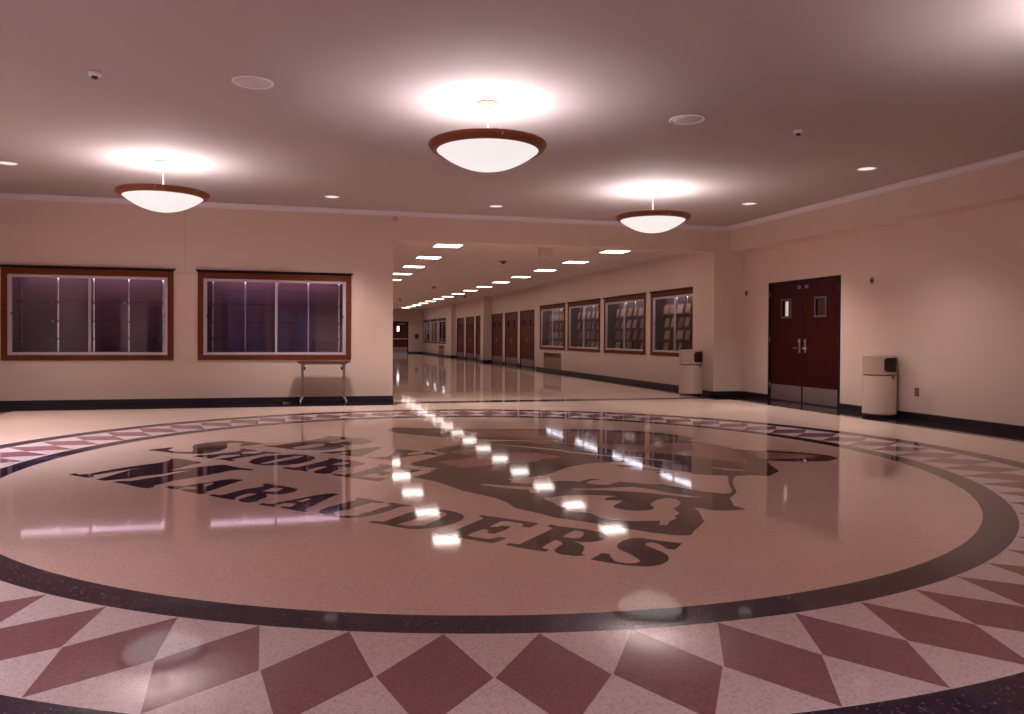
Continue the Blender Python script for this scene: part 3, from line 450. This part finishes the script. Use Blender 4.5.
# ------------------------------------------------------------ display cases (local: x along the wall, +y into the wall)
def display_case(label, loc, rz, wd, lining, tube, group, shelves=(1.10, 1.39, 1.70), off=0., dp=.50, cat='display case'):
    t = thing('display_case', label, cat, loc, rz, group)
    h = wd/2; z0, z1 = .735, 2.212
    # wood surround: four members and a projecting cornice
    fr = B()
    fr.box(-h, -h+.09, -.025, .03, z0, z1, .004).box(h-.09, h, -.025, .03, z0, z1, .004)
    fr.box(-h+.09, h-.09, -.025, .03, z0, z0+.085, .004).box(-h+.09, h-.09, -.025, .03, z1-.10, z1, .004)
    fr.build('wood_frame', 'frame_wood', t)
    co = B(); e = .035; lv = [(.0, .026, 0), (.012, .034, .006), (.028, .058, .028), (.042, .062, .035)]
    vs = []; fs = []
    for dz, dy, dx in lv: vs += [(-h-dx, .0, z1+dz), (-h-dx, -dy, z1+dz), (h+dx, -dy, z1+dz), (h+dx, .0, z1+dz)]
    for q in range(3):
        for r in range(4): fs.append((q*4+r, q*4+(r+1) % 4, q*4+4+(r+1) % 4, q*4+4+r))
    fs += [(0, 1, 2, 3), (12, 13, 14, 15)]; co.add(vs, fs); co.build('cornice', 'door_frame', t)['label'] = 'dark cornice'
    # cabinet let into the wall
    bx = B(); a, c0, c1 = h-.06, z0+.05, z1-.05
    bx.box(-a, -a+.015, .03, dp, c0, c1).box(a-.015, a, .03, dp, c0, c1).box(-a, a, .03, dp, c0, c0+.015).box(-a, a, .03, dp, c1-.015, c1)
    bx.box(-a, a, dp, dp+.015, c0, c1); bx.build('case_lining', lining, t)
    # aluminium track frame
    al = B(); i0, i1 = z0+.085, z1-.10; b = h-.09
    al.box(-b, -b+.028, -.012, .045, i0, i1, .003).box(b-.028, b, -.012, .045, i0, i1, .003)
    al.box(-b+.028, b-.028, -.012, .045, i0, i0+.032, .003).box(-b+.028, b-.028, -.012, .045, i1-.045, i1, .003)
    al.build('metal_track', 'alu', t)
    for s, y in ((-1, .020), (1, .004)):
        g = B(); x0, x1 = (-b+.028, .02) if s < 0 else (-.02, b-.028)
        g.box(x0+.004, x1-.004, y, y+.006, i0+.032, i1-.045); go = g.build('glass_door', 'glass', t)
        f = B(); f.box(x0, x0+.028, y-.004, y+.010, i0+.03, i1-.043, .002).box(x1-.028, x1, y-.004, y+.010, i0+.03, i1-.043, .002)
        f.box(x0+.028, x1-.028, y-.004, y+.010, i0+.03, i0+.045, .002); f.build('door_edge', 'alu', go)
        k = B(); kx = -b+.05 if s < 0 else b-.05
        k.box(kx-.006, kx+.006, y-.014, y-.004, 1.46, 1.51, .002); k.build('finger_pull', 'dark_plastic', go)
    # slotted standards with shelf brackets
    for q in (-1.09, -.545, 0, .545, 1.09):
        x = q*(wd/2.56)+off
        s_ = B(); s_.box(x-.012, x+.012, dp-.014, dp-.001, c0+.03, c1-.03); so = s_.build('shelf_standard', 'chrome', t)
        for z in shelves: B().box(x-.006, x+.006, dp*.35, dp-.014, z-.035, z-.008, .002).build('shelf_bracket', 'chrome', so)
    for z in shelves: B().box(-a+.03, a-.03, dp*.3, dp-.02, z-.007, z, .001).build('glass_shelf', 'shelf_glass', t)
    tb = B(); tb.tube([(-a+.12, dp*.62, c1-.040), (a-.12, dp*.62, c1-.040)], .024, 10); tb.build('light_tube', tube, t)
    sh = B(); sh.box(-a+.08, a-.08, .065, .070, c1-.075, c1-.015); sh.build('tube_valance', 'alu', t)
    return t
display_case('large empty glass display case, leftmost on the far lobby wall', (LOBBY_CASES[0], YB, 0), 0, 2.55, 'case_back', 'case_tube', 'empty lobby display cases', off=-.05)
display_case('large empty glass display case above the narrow table', (LOBBY_CASES[1], YB, 0), 0, 2.54, 'case_back', 'case_tube', 'empty lobby display cases')
cn = ['trophy case nearest the pillar in the corridor, partly hidden behind it and the bin', 'second wood framed trophy case from the pillar on the corridor wall',
      'third wood framed trophy case from the pillar on the corridor wall', 'farthest of the four near trophy cases, above the wall grille by the near doors']
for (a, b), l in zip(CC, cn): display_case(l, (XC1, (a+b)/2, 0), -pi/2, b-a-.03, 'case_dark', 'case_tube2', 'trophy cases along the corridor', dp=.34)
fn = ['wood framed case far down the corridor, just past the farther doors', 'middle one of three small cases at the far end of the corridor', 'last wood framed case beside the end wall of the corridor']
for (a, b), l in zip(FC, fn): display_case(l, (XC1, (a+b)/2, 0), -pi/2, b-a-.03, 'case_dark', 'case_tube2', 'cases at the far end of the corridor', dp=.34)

# framed photographs leaning on the trophy shelves
def photo(kind, wd, ht):
    t = thing('framed_photo', 'x', 'framed photo')
    B().box(-wd/2, wd/2, 0, .018, 0, ht, .004).build('photo_frame', 'photo_wood', t)
    B().box(-wd/2+.03, wd/2-.03, -.003, .001, .03, ht-.03).build('print', kind, t)
    return t
protos = {}
used = set()
ordn = ['bottom', 'second', 'third', 'top']
case_name = ['case nearest the pillar', 'second case from the pillar', 'third case from the pillar', 'fourth case from the pillar']
for ci, (a, b) in enumerate(CC):
    yc = (a+b)/2; half = (b-a)/2-.18
    for lv, z in enumerate((.802, 1.101, 1.391, 1.701)):
        n = 6
        for k in range(n):
            if ci == 0 and k > 3: continue
            if random.random() < (.12 if lv < 3 else 0.0): continue
            kind = random.choice(['photo_pale', 'photo_tan', 'photo_dark', 'photo_dark']) if lv < 3 else random.choice(['photo_pale', 'photo_tan', 'photo_pale'])
            wd = .25 if kind != 'photo_tan' else .21; key = (kind, wd)
            lab = '%s framed photo on the %s shelf of the trophy %s' % (['leftmost', 'second', 'third', 'fourth', 'fifth', 'last'][k], ordn[lv], case_name[ci])
            grp = 'framed photos on the %s shelf of the %s' % (ordn[lv], case_name[ci])
            u = -half+2*half*(k+.5)/n + random.uniform(-.02, .02)
            if key not in protos: protos[key] = photo(kind, wd, .255); o = protos[key]
            else: o = dup(protos[key])
            o['label'] = lab; o['group'] = grp
            o.location = (XC1+.21 + random.uniform(-.015, .015), yc-u, z)
            o.rotation_euler = (rad(-12), 0, -pi/2+random.uniform(-.2, .3))

# ------------------------------------------------------------ pendants
def pendant(label, x, y, lit=True):
    t = thing('pendant_light', label, 'ceiling light', (x, y, 0), 0, 'bowl pendants hanging from the lobby ceiling')
    ZR, R = 2.960, .567
    B().lathe([(.470, ZR-.035), (.505, ZR-.042), (.538, ZR-.030), (.562, ZR+.004), (R, ZR+.022), (.560, ZR+.034), (.54, ZR+.036), (.515, ZR+.02), (.475, ZR-.02), (.470, ZR-.035)], n=72).build('wood_rim', 'rim_wood', t)
    n = 14; R0, D0 = .490, .187; pr = [(0.001 if i == 0 else R0*i/n, ZR-.033-D0*(1-(i/n)**2.1)) for i in range(n+1)]
    inner = [(max(.0, r-.006), z+.008) for r, z in reversed(pr)]
    B().lathe(pr+inner, n=72).build('glass_bowl', 'bowl', t)
    B().tube([(0, 0, 2.82), (0, 0, H-.06)], .011, 14).build('stem', 'white_metal', t)
    B().lathe([(.0, H-.001), (.100, H-.001), (.104, H-.008), (.098, H-.014), (.050, H-.028), (.026, H-.055), (.018, H-.085), (.0, H-.085)], n=36).build('canopy', 'canopy', t)
    sp = B()
    for k in range(3):
        a = 2*pi*k/3+.5; sp.tube([(0, 0, ZR-.02), (.515*cos(a), .515*sin(a), ZR-.005)], .005, 8)
    sp.build('spider_arm', 'white_metal', t)
    for k in range(3):
        a = 2*pi*k/3-pi/2; c = B(); c.tube([(.504*cos(a), .504*sin(a), ZR-.044), (.570*cos(a), .570*sin(a), ZR+.004), (.545*cos(a), .545*sin(a), ZR+.040)], .005, 8); c.build('rim_clip', 'chrome', t)
    if lit:
        L = bpy.data.lights.new('bulb', 'POINT'); L.energy = BULB; L.color = (1.0, .93, .90); L.shadow_soft_size = .10
        lo = bpy.data.objects.new('bulb', L); C.objects.link(lo); lo.parent = t; lo.location = (0, 0, ZR-.075)
    return t
pendant('bowl pendant light in the middle of the lobby ceiling, largest in view', 1.72, 7.15)
pendant('bowl pendant light on the left, in front of the far wall above the display cases', -1.73, 10.67)
pendant('bowl pendant light on the right, in front of the beam over the corridor opening', 5.14, 10.68)
pendant('bowl pendant light at the right edge of the view, nearest the camera', 5.16, 3.62)

# recessed downlights
def downlight(label, x, y, col=(1.0, .86, .80), e=1.0):
    t = thing('downlight', label, 'ceiling light', (x, y, 0), 0, 'recessed downlights in the lobby ceiling')
    B().lathe([(.108, H-.001), (.130, H-.001), (.132, H-.006), (.124, H-.010), (.110, H-.007), (.108, H-.001)], n=36).build('trim_ring', 'can_ring', t)
    B().lathe([(0, H-.004), (.06, H-.005), (.110, H-.002), (0.001, H-.0015)], n=36).build('lens', 'can_lens', t)
    L = bpy.data.lights.new('downlight_lamp', 'SPOT'); L.energy = SPOT*e; L.color = col; L.spot_size = rad(SPOT_A); L.spot_blend = 1.0; L.shadow_soft_size = .2
    lo = bpy.data.objects.new('downlight_lamp', L); C.objects.link(lo); lo.parent = t; lo.location = (0, 0, H-.02)
for l, x, y in [('round recessed downlight at the far left edge of the ceiling', -3.72, 11.31), ('round recessed downlight above the right end of the left wall', .47, 12.59),
                ('round recessed downlight between the middle and right pendants', 3.21, 12.72), ('round recessed downlight near the right back corner of the ceiling', 7.18, 11.31),
                ('round recessed downlight near the right wall, closest to the camera', 7.17, 8.57)]: downlight(l, x, y, e=.4 if y < 9 else .8)
# unseen downlights added behind and beside the camera to brighten floor and walls
for l, x, y in [('added unseen downlight over the left side of the lobby', -3.72, 8.57), ('added unseen downlight over the left side, beside the camera', -3.72, 3.0),
                ('added unseen downlight over the left rear corner', -3.72, .2), ('added unseen downlight behind the camera', .47, -1.3), ('added unseen downlight behind the camera to the right', 3.21, -1.3),
                ('added unseen downlight over the right side, beside the camera', 7.17, 3.0), ('added unseen downlight over the right rear corner', 7.17, .2)]: downlight(l, x, y, (.97, .87, .98), 2.2 if x < 5 else .12)
def speaker(label, x, y):
    t = thing('ceiling_speaker', label, 'speaker', (x, y, 0), 0, 'round ceiling speakers')
    B().lathe([(.150, H-.001), (.178, H-.001), (.180, H-.006), (.170, H-.012), (.152, H-.008), (.150, H-.001)], n=48).build('trim_ring', 'plastic', t)
    g = B(); g.lathe([(0.001, H-.009), (.08, H-.0095), (.152, H-.005), (.152, H-.001), (0.001, H-.001)], n=48); g.build('grille', 'speaker', t)
speaker('round flush ceiling speaker to the left of the middle pendant', -.42, 7.11)
speaker('round flush ceiling speaker to the right of the middle pendant', 3.81, 7.14)
def detector(label, x, y):
    t = thing('smoke_detector', label, 'smoke detector', (x, y, 0), 0, 'ceiling smoke detectors')
    B().lathe([(0.001, H), (.055, H), (.055, H-.018), (.045, H-.034), (.028, H-.038), (0.001, H-.038)], n=32).build('base', 'plastic', t)
    B().lathe([(0.001, H-.036), (.026, H-.036), (.024, H-.056), (.012, H-.062), (0.001, H-.062)], n=24).build('sensor', 'dark_plastic', t)
detector('small smoke detector on the left part of the lobby ceiling', -1.71, 7.20)
detector('small smoke detector on the right part of the lobby ceiling', 5.15, 7.19)
t = thing('wall_sensor', 'small round sensor just under the crown moulding beside the corridor opening', 'sensor', (1.62, YB, 3.255))
def puck(name, r, y0, y1, mat, par):
    o = B().lathe([(0.001, -y0), (r, -y0), (r, -y1*.8), (r*.8, -y1), (0.001, -y1)], n=24).build(name, mat, par); o.rotation_euler = (rad(-90), 0, 0); return o
def puck2(name, r, d0, d1, mat, par):
    o = B().lathe([(0.001, d0), (r, d0), (r, d1-.004), (r*.8, d1), (0.001, d1)], n=24).build(name, mat, par); o.rotation_euler = (rad(90), 0, 0); return o
puck2('sensor_body', .040, 0, .030, 'steel', t); puck2('sensor_eye', .018, .028, .036, 'plastic', t)

# ------------------------------------------------------------ doors (local: x along wall centred, front face y=0, +y into the wall)
def door_pair(name, loc, rz, wd, dmat, glow_left=False, far=False, hgt=2.19, handles=True):
    t = struct(bpy.data.objects.new(name, None)); C.objects.link(t); t.location = loc; t.rotation_euler = (0, 0, rz)
    h = wd/2; fw = .05
    f = B().box(-h, -h+fw, -.012, .13, 0, hgt, .004).box(h-fw, h, -.012, .13, 0, hgt, .004).box(-h+fw, h-fw, -.012, .13, hgt-fw, hgt, .004)
    f.build('door_frame', 'door_frame', t)
    B().box(-h+fw, h-fw, .13, .14, 0, hgt-fw).build('dark_backing', 'bin_dark', t)
    lw = h-fw-.003
    for s in (-1, 1):
        x0, x1 = (-lw, -.003) if s < 0 else (.003, lw)
        if x0 > x1: x0, x1 = x1, x0
        c = (x0+x1)/2; lx0, lx1 = c-.125, c+.125; lz0, lz1 = 1.555, 1.85
        lf = wall('', 'Y', .012, .055, x0, x1, .012, hgt-fw-.004, [(lx0, lx1, lz0, lz1)], build=False).build('door_leaf', dmat, t)
        fr = B().box(lx0-.03, lx0, .004, .014, lz0-.03, lz1+.03, .002).box(lx1, lx1+.03, .004, .014, lz0-.03, lz1+.03, .002).box(lx0, lx1, .004, .014, lz0-.03, lz0, .002).box(lx0, lx1, .004, .014, lz1, lz1+.03, .002)
        fr.build('window_frame', 'lite_frame', lf)
        pn = B().box(lx0, lx1, .030, .036, lz0, lz1).build('window_pane', 'dark_glass', lf)
        if glow_left and s < 0:
            lg = B().box(lx0+.085, lx1-.085, .024, .029, lz0+.01, lz1-.02).build('glow_strip', 'streak_glow', lf); lg['label'] = 'glowing strip put in for the bright streak in the pane'  # light in the pane painted as a glowing strip, no room built behind
        B().box(x0+.02, x1-.02, .009, .0125, .02, .30, .001).build('kick_plate', 'steel', lf)
        if not far:
            for z in (.22, 1.08, 1.93):
                hx = x0-.004 if s < 0 else x1+.004
                B().tube([(hx, -.002, z), (hx, -.002, z+.11)], .009, 10).build('hinge', 'steel', lf)
            sx = -s
            ex = (x1 if s < 0 else x0) + s*.075
            B().box(ex-.022, ex+.022, .004, .013, .90, 1.15, .004).build('lock_plate', 'steel', lf)
            k = B(); k.tube([(ex, .004, 1.105), (ex, -.018, 1.105)], .014, 12); k.build('lock_cylinder', 'chrome', lf)
            k = B(); k.tube([(ex, .004, .985), (ex, -.05, .985), (ex+s*.03, -.058, .985), (ex+s*.13, -.052, .985)], .010, 10); k.build('lever_handle', 'chrome', lf)
            px = (x1 if s < 0 else x0) + s*.10
            B().box(px-.045, px+.045, .004, .013, hgt-fw-.115, hgt-fw-.055, .012).box(px-.018, px+.018, -.012, .006, hgt-fw-.10, hgt-fw-.07, .005).build('holder_plate', 'steel', lf)
        elif handles:
            ex = (x1 if s < 0 else x0) + s*.075
            B().box(ex-.02, ex+.02, .0, .013, .92, 1.14, .003).box(min(ex, ex+s*.12), max(ex, ex+s*.12), -.05, -.035, .975, .995, .003).box(ex-.008, ex+.008, -.05, .005, .977, .993).build('lever_handle', 'steel', lf)
    return t
door_pair('door_1', (XR, (RD[0]+RD[1])/2, 0), -pi/2, RD[1]-RD[0], 'door_wood', glow_left=True, hgt=2.205)
i = 2
for a, b in DA+DBs:
    door_pair('door_%d' % i, (8.45, (a+b)/2, 0), -pi/2, b-a, 'hall_door_wood', far=True); i += 1
for a, b in ((3.75, 6.0), (-2.45, -.2)):
    door_pair('door_%d' % i, (XL, (a+b)/2, 0), pi/2, b-a, 'door_wood'); i += 1
# single exit door at the corridor end
t = struct(bpy.data.objects.new('door_%d' % i, None)); C.objects.link(t); t.location = (6.61, YE, 0)
B().box(-.56, -.51, -.02, .13, 0, 2.19, .004).box(.51, .56, -.02, .13, 0, 2.19, .004).box(-.51, .51, -.02, .13, 2.13, 2.19, .004).build('door_frame', 'door_frame', t)
lf = wall('', 'Y', .0, .05, -.51, .51, .01, 2.13, [(-.22, .12, 1.50, 1.86)], build=False).build('door_leaf', 'hall_door_wood', t)
B().box(-.22, .12, .02, .03, 1.50, 1.86).build('window_pane', 'dark_glass', lf)
B().box(-.22, -.07, .012, .019, 1.50, 1.86).build('glow_strip', emit('exit_door_light', (1, .92, .88), 1.6), lf)['label'] = 'bright part of the door window'
B().box(-.47, .47, -.06, -.03, .95, 1.03, .01).box(-.47, -.40, -.04, 0, .93, 1.05, .005).box(.40, .47, -.04, 0, .93, 1.05, .005).build('panic_bar', 'chrome', lf)
B().box(-.08, .34, -.05, 0, 1.98, 2.06, .01).build('door_closer', 'steel', lf)
B().box(-.49, .49, -.004, 0, .02, .42).build('kick_plate', 'steel', lf)

# glazed entrance doors in the rear wall
for n, (a, b) in enumerate(ENT):
    t = struct(bpy.data.objects.new('window_%d' % (n+1), None)); C.objects.link(t); t.location = ((a+b)/2, YR, 0)
    h = (b-a)/2; f = B()
    f.box(-h, -h+.07, -.12, .02, 0, 2.9, .004).box(h-.07, h, -.12, .02, 0, 2.9, .004).box(-.05, .05, -.12, .015, .0, 2.42, .004)
    f.box(-h+.07, h-.07, -.12, .02, 2.42, 2.52, .004).box(-h+.07, h-.07, -.12, .02, 2.83, 2.9, .004)
    f.build('window_frame', 'hall_door_wood', t)
    for x0, x1 in ((-h+.07, -.05), (.05, h-.07)):
        s = B().box(x0, x0+.13, -.08, -.03, .01, 2.41, .004).box(x1-.13, x1, -.08, -.03, .01, 2.41, .004).box(x0+.13, x1-.13, -.08, -.03, .01, .26, .004).box(x0+.13, x1-.13, -.08, -.03, 2.26, 2.41, .004)
        so = s.build('door_leaf', 'hall_door_wood', t)
        B().box(x0+.13, x1-.13, -.06, -.052, .26, 2.26).build('window_pane', 'night_glass', so)
        B().tube([(x1-.16 if x0 < 0 else x0+.16, 0.01, .9), (x1-.16 if x0 < 0 else x0+.16, 0.01, 1.2)], .012, 10).box((x1-.165 if x0 < 0 else x0+.155), (x1-.155 if x0 < 0 else x0+.165), -.03, .01, .92, .94).box((x1-.165 if x0 < 0 else x0+.155), (x1-.155 if x0 < 0 else x0+.165), -.03, .01, 1.16, 1.18).build('pull_handle', 'chrome', so)
    B().box(-h+.07, h-.07, -.06, -.052, 2.52, 2.83).build('transom_pane', 'night_glass', t)

# ------------------------------------------------------------ corridor ceiling lights
def troffer(label, x, y):
    t = thing('corridor_ceiling_light', label, 'ceiling light', (x, y, HC), 0, 'square ceiling lights in the corridor')
    s = .27
    B().box(-s-.02, s+.02, -s-.02, -s, -.012, 0).box(-s-.02, s+.02, s, s+.02, -.012, 0).box(-s-.02, -s, -s, s, -.012, 0).box(s, s+.02, -s, s, -.012, 0).build('light_frame', 'troffer_frame', t)
    B().box(-s, s, -s, s, -.006, -.001).build('diffuser', 'troffer', t)
    return t
ords = ['nearest', 'second nearest', 'third nearest', 'fourth nearest', 'fifth nearest', 'sixth nearest', 'seventh nearest', 'eighth nearest', 'ninth nearest', 'tenth nearest',
        'eleventh nearest', 'twelfth nearest', 'thirteenth nearest', 'fourteenth nearest', 'farthest']
p0 = None
for sx, nm in ((2.89, 'left'), (6.55, 'right')):
    for k in range(15):
        l = 'square lit ceiling panel in the corridor, %s one of the %s row' % (ords[k], nm)
        if p0 is None: p0 = troffer(l, sx, 15.45)
        else: dup(p0, (sx, 15.45+2.44*k, HC), label=l)

def dome(label, x, y, r=.045):
    t = thing('ceiling_sprinkler', label, 'sprinkler', (x, y, HC), 0)
    B().lathe([(0.001, 0), (r, 0), (r*.95, -.02), (0.001, -.022)], n=24).build('flange', 'grey_metal', t)
    B().lathe([(0.001, -.02), (r*.45, -.02), (r*.5, -.055), (r*.2, -.07), (0.001, -.07)], n=20).build('head', 'bronze', t)
dome('dark domed sprinkler on the corridor ceiling, nearest to the opening', 4.78, 18.19, .11)
dome('dark domed sprinkler midway along the corridor ceiling', 4.78, 28.31, .10)
dome('dark domed sprinkler on the corridor ceiling over the farther doors', 7.2, 34.28, .11)
dome('dark domed sprinkler far down the corridor ceiling', 4.74, 38.15, .10)
t = thing('air_vent', 'faint flat air vent in the corridor ceiling left of the nearest sprinkler', 'air vent', (4.75, 19.35, HC))
B().box(-.3, .3, -.3, -.27, -.008, 0).box(-.3, .3, .27, .3, -.008, 0).box(-.3, -.27, -.27, .27, -.008, 0).box(.27, .3, -.27, .27, -.008, 0).build('vent_frame', 'tile', t)
mb = B()
for k in range(9): y = -.24+.06*k; mb.prism([(0, 0), (.03, -.012), (.032, -.010), (.002, .0)], (-.27, y, -.001), (.27, y, -.001), (0, 1, 0), (0, 0, 1))
mb.build('louvre', 'tile', t)

# plain pale box hanging under the corridor ceiling
t = thing('hanging_sign', 'plain pale box hanging under the corridor ceiling just behind the beam', 'sign', (4.66, 14.45, 0))
B().box(-.14, .14, -.03, .03, 2.715, 2.95, .006).build('sign_box', 'wall', t)
B().box(-.05, .05, -.02, .02, 2.95, HC, .003).build('ceiling_mount', 'wall', t)
B().box(-.11, .11, -.033, -.03, 2.745, 2.92, .001).build('sign_face', 'wall', t)

# ------------------------------------------------------------ low wall grilles
def wall_grille(label, y, wd=1.8):
    t = thing('wall_grille', label, 'wall grille', (XC1, y, 0), -pi/2, 'low ventilation grilles in the corridor wall')
    h = wd/2
    B().box(-h, -h+.03, -.02, 0, .10, .64, .003).box(h-.03, h, -.02, 0, .10, .64, .003).box(-h+.03, h-.03, -.02, 0, .10, .13, .003).box(-h+.03, h-.03, -.02, 0, .61, .64, .003).build('grille_frame', 'grille', t)
    B().box(-h+.03, h-.03, -.008, 0, .13, .48).build('panel', 'grille', t)
    B().box(-h+.03, h-.03, -.004, 0, .48, .61).build('slot', 'grille_dark', t)
    m_ = B()
    for z in (.50, .525, .55, .575, .60): m_.box(-h+.03, h-.03, -.014, -.004, z-.004, z+.002)
    m_.build('louvre', 'grille_dark', t)
wall_grille('low tan ventilation grille under the farthest of the near trophy cases', 24.55)
wall_grille('low tan ventilation grille under a case at the far end of the corridor', 45.6, 1.7)

# ------------------------------------------------------------ wall fittings
def holder(label, y, z):
    t = thing('wall_door_holder', label, 'door holder', (XR, y, z), -pi/2, 'small door holders on the right wall')
    B().box(-.036, .036, -.012, 0, -.058, .058, .004).build('plate', 'steel', t)
    puck2('magnet', .026, .010, .032, 'dark_plastic', t)
holder('small dark fitting on the right wall between the corner and the double door', 13.62, 2.055)
holder('small dark fitting on the right wall above the nearer bin', 10.14, 2.06)
t = thing('wall_outlet', 'bronze double power outlet low on the right wall beside the nearer bin', 'power outlet', (XR, 9.225, .39), -pi/2)
B().box(-.040, .040, -.006, 0, -.062, .062, .003).build('cover_plate', 'bronze', t)
for z in (-.028, .028):
    s = B().box(-.017, .017, -.009, -.006, z-.017, z+.017, .002).build('socket', 'grille', t)
    B().box(-.009, -.006, -.0095, -.009, z-.006, z+.008).box(.006, .009, -.0095, -.009, z-.006, z+.008).build('slot', 'dark_plastic', s)
B().tube([(0, -.0075, 0), (0, -.006, 0)], .004, 10).build('screw', 'steel', t)
t = thing('wall_plate', 'small dark square box on the end wall of the corridor beside the exit door', 'wall box', (7.75, YE, 1.17))
B().box(-.12, .12, -.07, 0, -.15, .15, .01).build('box_body', 'dark_plastic', t); B().box(-.07, .07, -.075, -.07, -.06, .10, .003).build('box_face', 'bronze', t)

# ------------------------------------------------------------ litter bins
def litter_bin(label, x, y, face):
    """cylinder with a set-back hood; the rounded square mouth is cut through the hood at the angle face"""
    t = thing('litter_bin', label, 'litter bin', (x, y, 0), face, 'beige litter bins with dark mouths')
    R, zb, zs, zt = .232, .035, .618, .915
    B().lathe([(R-.025, 0), (R-.025, zb), (R-.03, zb), (0.001, zb), (0.001, 0), (R-.025, 0)], n=48).build('plinth', 'bin_dark', t)
    B().lathe([(0.001, zb), (R-.006, zb), (R+.004, zb+.006), (R+.004, zb+.024), (R, zb+.03), (R, zs-.012), (R-.004, zs-.008), (0.001, zs-.008)], n=64).build('body', 'bin', t)
    B().lathe([(R-.012, zs-.010), (R-.010, zs+.014)], n=64).build('shadow_gap', 'bronze', t)
    # hood with opening: wall segments around the mouth
    z0, z1, aw = .668, .878, rad(33)
    n = 96; vs = []; fs = []
    cols = [2*pi*i/n for i in range(n)]
    rows = [zs+.012, .65] + [z0+ (z1-z0)*k/10 for k in range(11)] + [zt-.02]
    L = len(rows)
    for a in cols:
        for z in rows: vs.append((R*cos(a), R*sin(a), z))
    def inside(a, z):
        a = (a+pi) % (2*pi)-pi; u = abs(a)/aw; v = abs(z-(z0+z1)/2)/((z1-z0)/2)
        return u < 1 and v < 1 and (max(0, u-.72)/.28)**2+(max(0, v-.72)/.28)**2 < 1
    for i in range(n):
        j = (i+1) % n; ac = (cols[i]+pi/n)
        for k in range(L-1):
            if inside(ac, (rows[k]+rows[k+1])/2): continue
            fs.append((i*L+k, j*L+k, j*L+k+1, i*L+k+1))
    hd = B().add(vs, fs, True); hd.lathe([(R, zt-.02), (R-.006, zt-.006), (R-.02, zt), (0.001, zt+.004)], n=64)
    hd.lathe([(R-.01, zs+.012), (R+.004, zs+.010), (R+.004, zs+.026), (R, zs+.030)], n=64)
    ho = hd.build('hood', 'bin', t)
    B().lathe([(R-.016, zs+.02), (R-.016, zt-.01)], n=48, a0=-.75, a1=.75).build('mouth_liner', 'bin_dark', ho)
    # raised lip round the mouth
    pts = []
    for k in range(40):
        q = 2*pi*k/40; u = abs(cos(q))**.35*(1 if cos(q) > 0 else -1)*aw*1.04; v = abs(sin(q))**.35*(1 if sin(q) > 0 else -1)*(z1-z0)/2*1.05
        pts.append(((R+.002)*cos(u), (R+.002)*sin(u), (z0+z1)/2+v))
    lip = B(); lip.tube(pts+[pts[0]], .007, 8); lip.build('mouth_lip', 'bin', ho)
    B().box(R-.002, R+.012, -.012, .012, zs-.045, zs-.012, .003).build('latch', 'frame_wood', t)['label'] = 'small brown latch'
    for a in (2.2, 2.75):
        B().lathe([(0.001, zt+.003), (.014, zt+.003), (.012, zt+.012), (0.001, zt+.014)], cx=.15*cos(a), cy=.15*sin(a), n=16).build('lid_rivet', 'chrome', ho)
    return t
view = math.atan2(-10.0, -8.4)
litter_bin('beige cylindrical litter bin against the pillar by the corridor', 7.62, 14.04, math.atan2(-14.04, -7.62)+rad(48))
litter_bin('beige cylindrical litter bin between the double door and the wall outlet', 8.36, 9.68, math.atan2(-9.68, -8.36)+rad(48))

# ------------------------------------------------------------ narrow table
t = thing('side_table', 'narrow table with brown top and two grey metal legs below the display case', 'table', (.365, 13.42, 0))
B().box(-.435, .435, -.23, .23, .700, .725, .006).build('table_top', 'table_top', t)
B().box(-.40, .40, -.012, .012, .665, .70, .003).build('rail', 'grey_metal', t)
for s in (-1, 1):
    x = s*.345
    lg = B().box(x-.022, x+.022, -.03, .03, .10, .70, .006)
    lo = lg.build('leg', 'grey_metal', t)
    br = B().prism([(0, 0), (-s*.16, 0), (0, -.05)], (x-s*.02, -.015, .70), (x-s*.02, .015, .70), (1, 0, 0), (0, 0, 1)); br.build('bracket', 'grey_metal', lo)
    kn = B().tube([(x-s*.02, 0, .60), (x-s*.05, 0, .60)], .028, 16); kn.build('tilt_knob', 'dark_plastic', lo)
    ft = B().tube([(x+s*.03, -.21, .065), (x+s*.012, -.12, .085), (x, 0, .11), (x+s*.012, .12, .085), (x+s*.03, .21, .065)], [.014, .020, .026, .020, .014], 12); ft.build('foot', 'grey_metal', lo)
    for q in (-1, 1):
        c = B(); c.tube([(x+s*.030-.012, q*.21, .030), (x+s*.030+.012, q*.21, .030)], .030, 20); c.tube([(x+s*.03, q*.21, .03), (x+s*.03, q*.21, .072)], .008, 8); c.build('caster', 'steel', lo)
wd = B().prism([(0, 0), (.13, 0), (0, .035)], (0, -.02, 0), (0, .02, 0), (1, 0, 0), (0, 0, 1)).build('door_wedge', 'wedge')
wd.location = (-.30, 13.55, Z1); wd.rotation_euler = (0, 0, .3)
tag(wd, 'small tan wooden wedge on the floor left of the narrow table', 'door wedge')
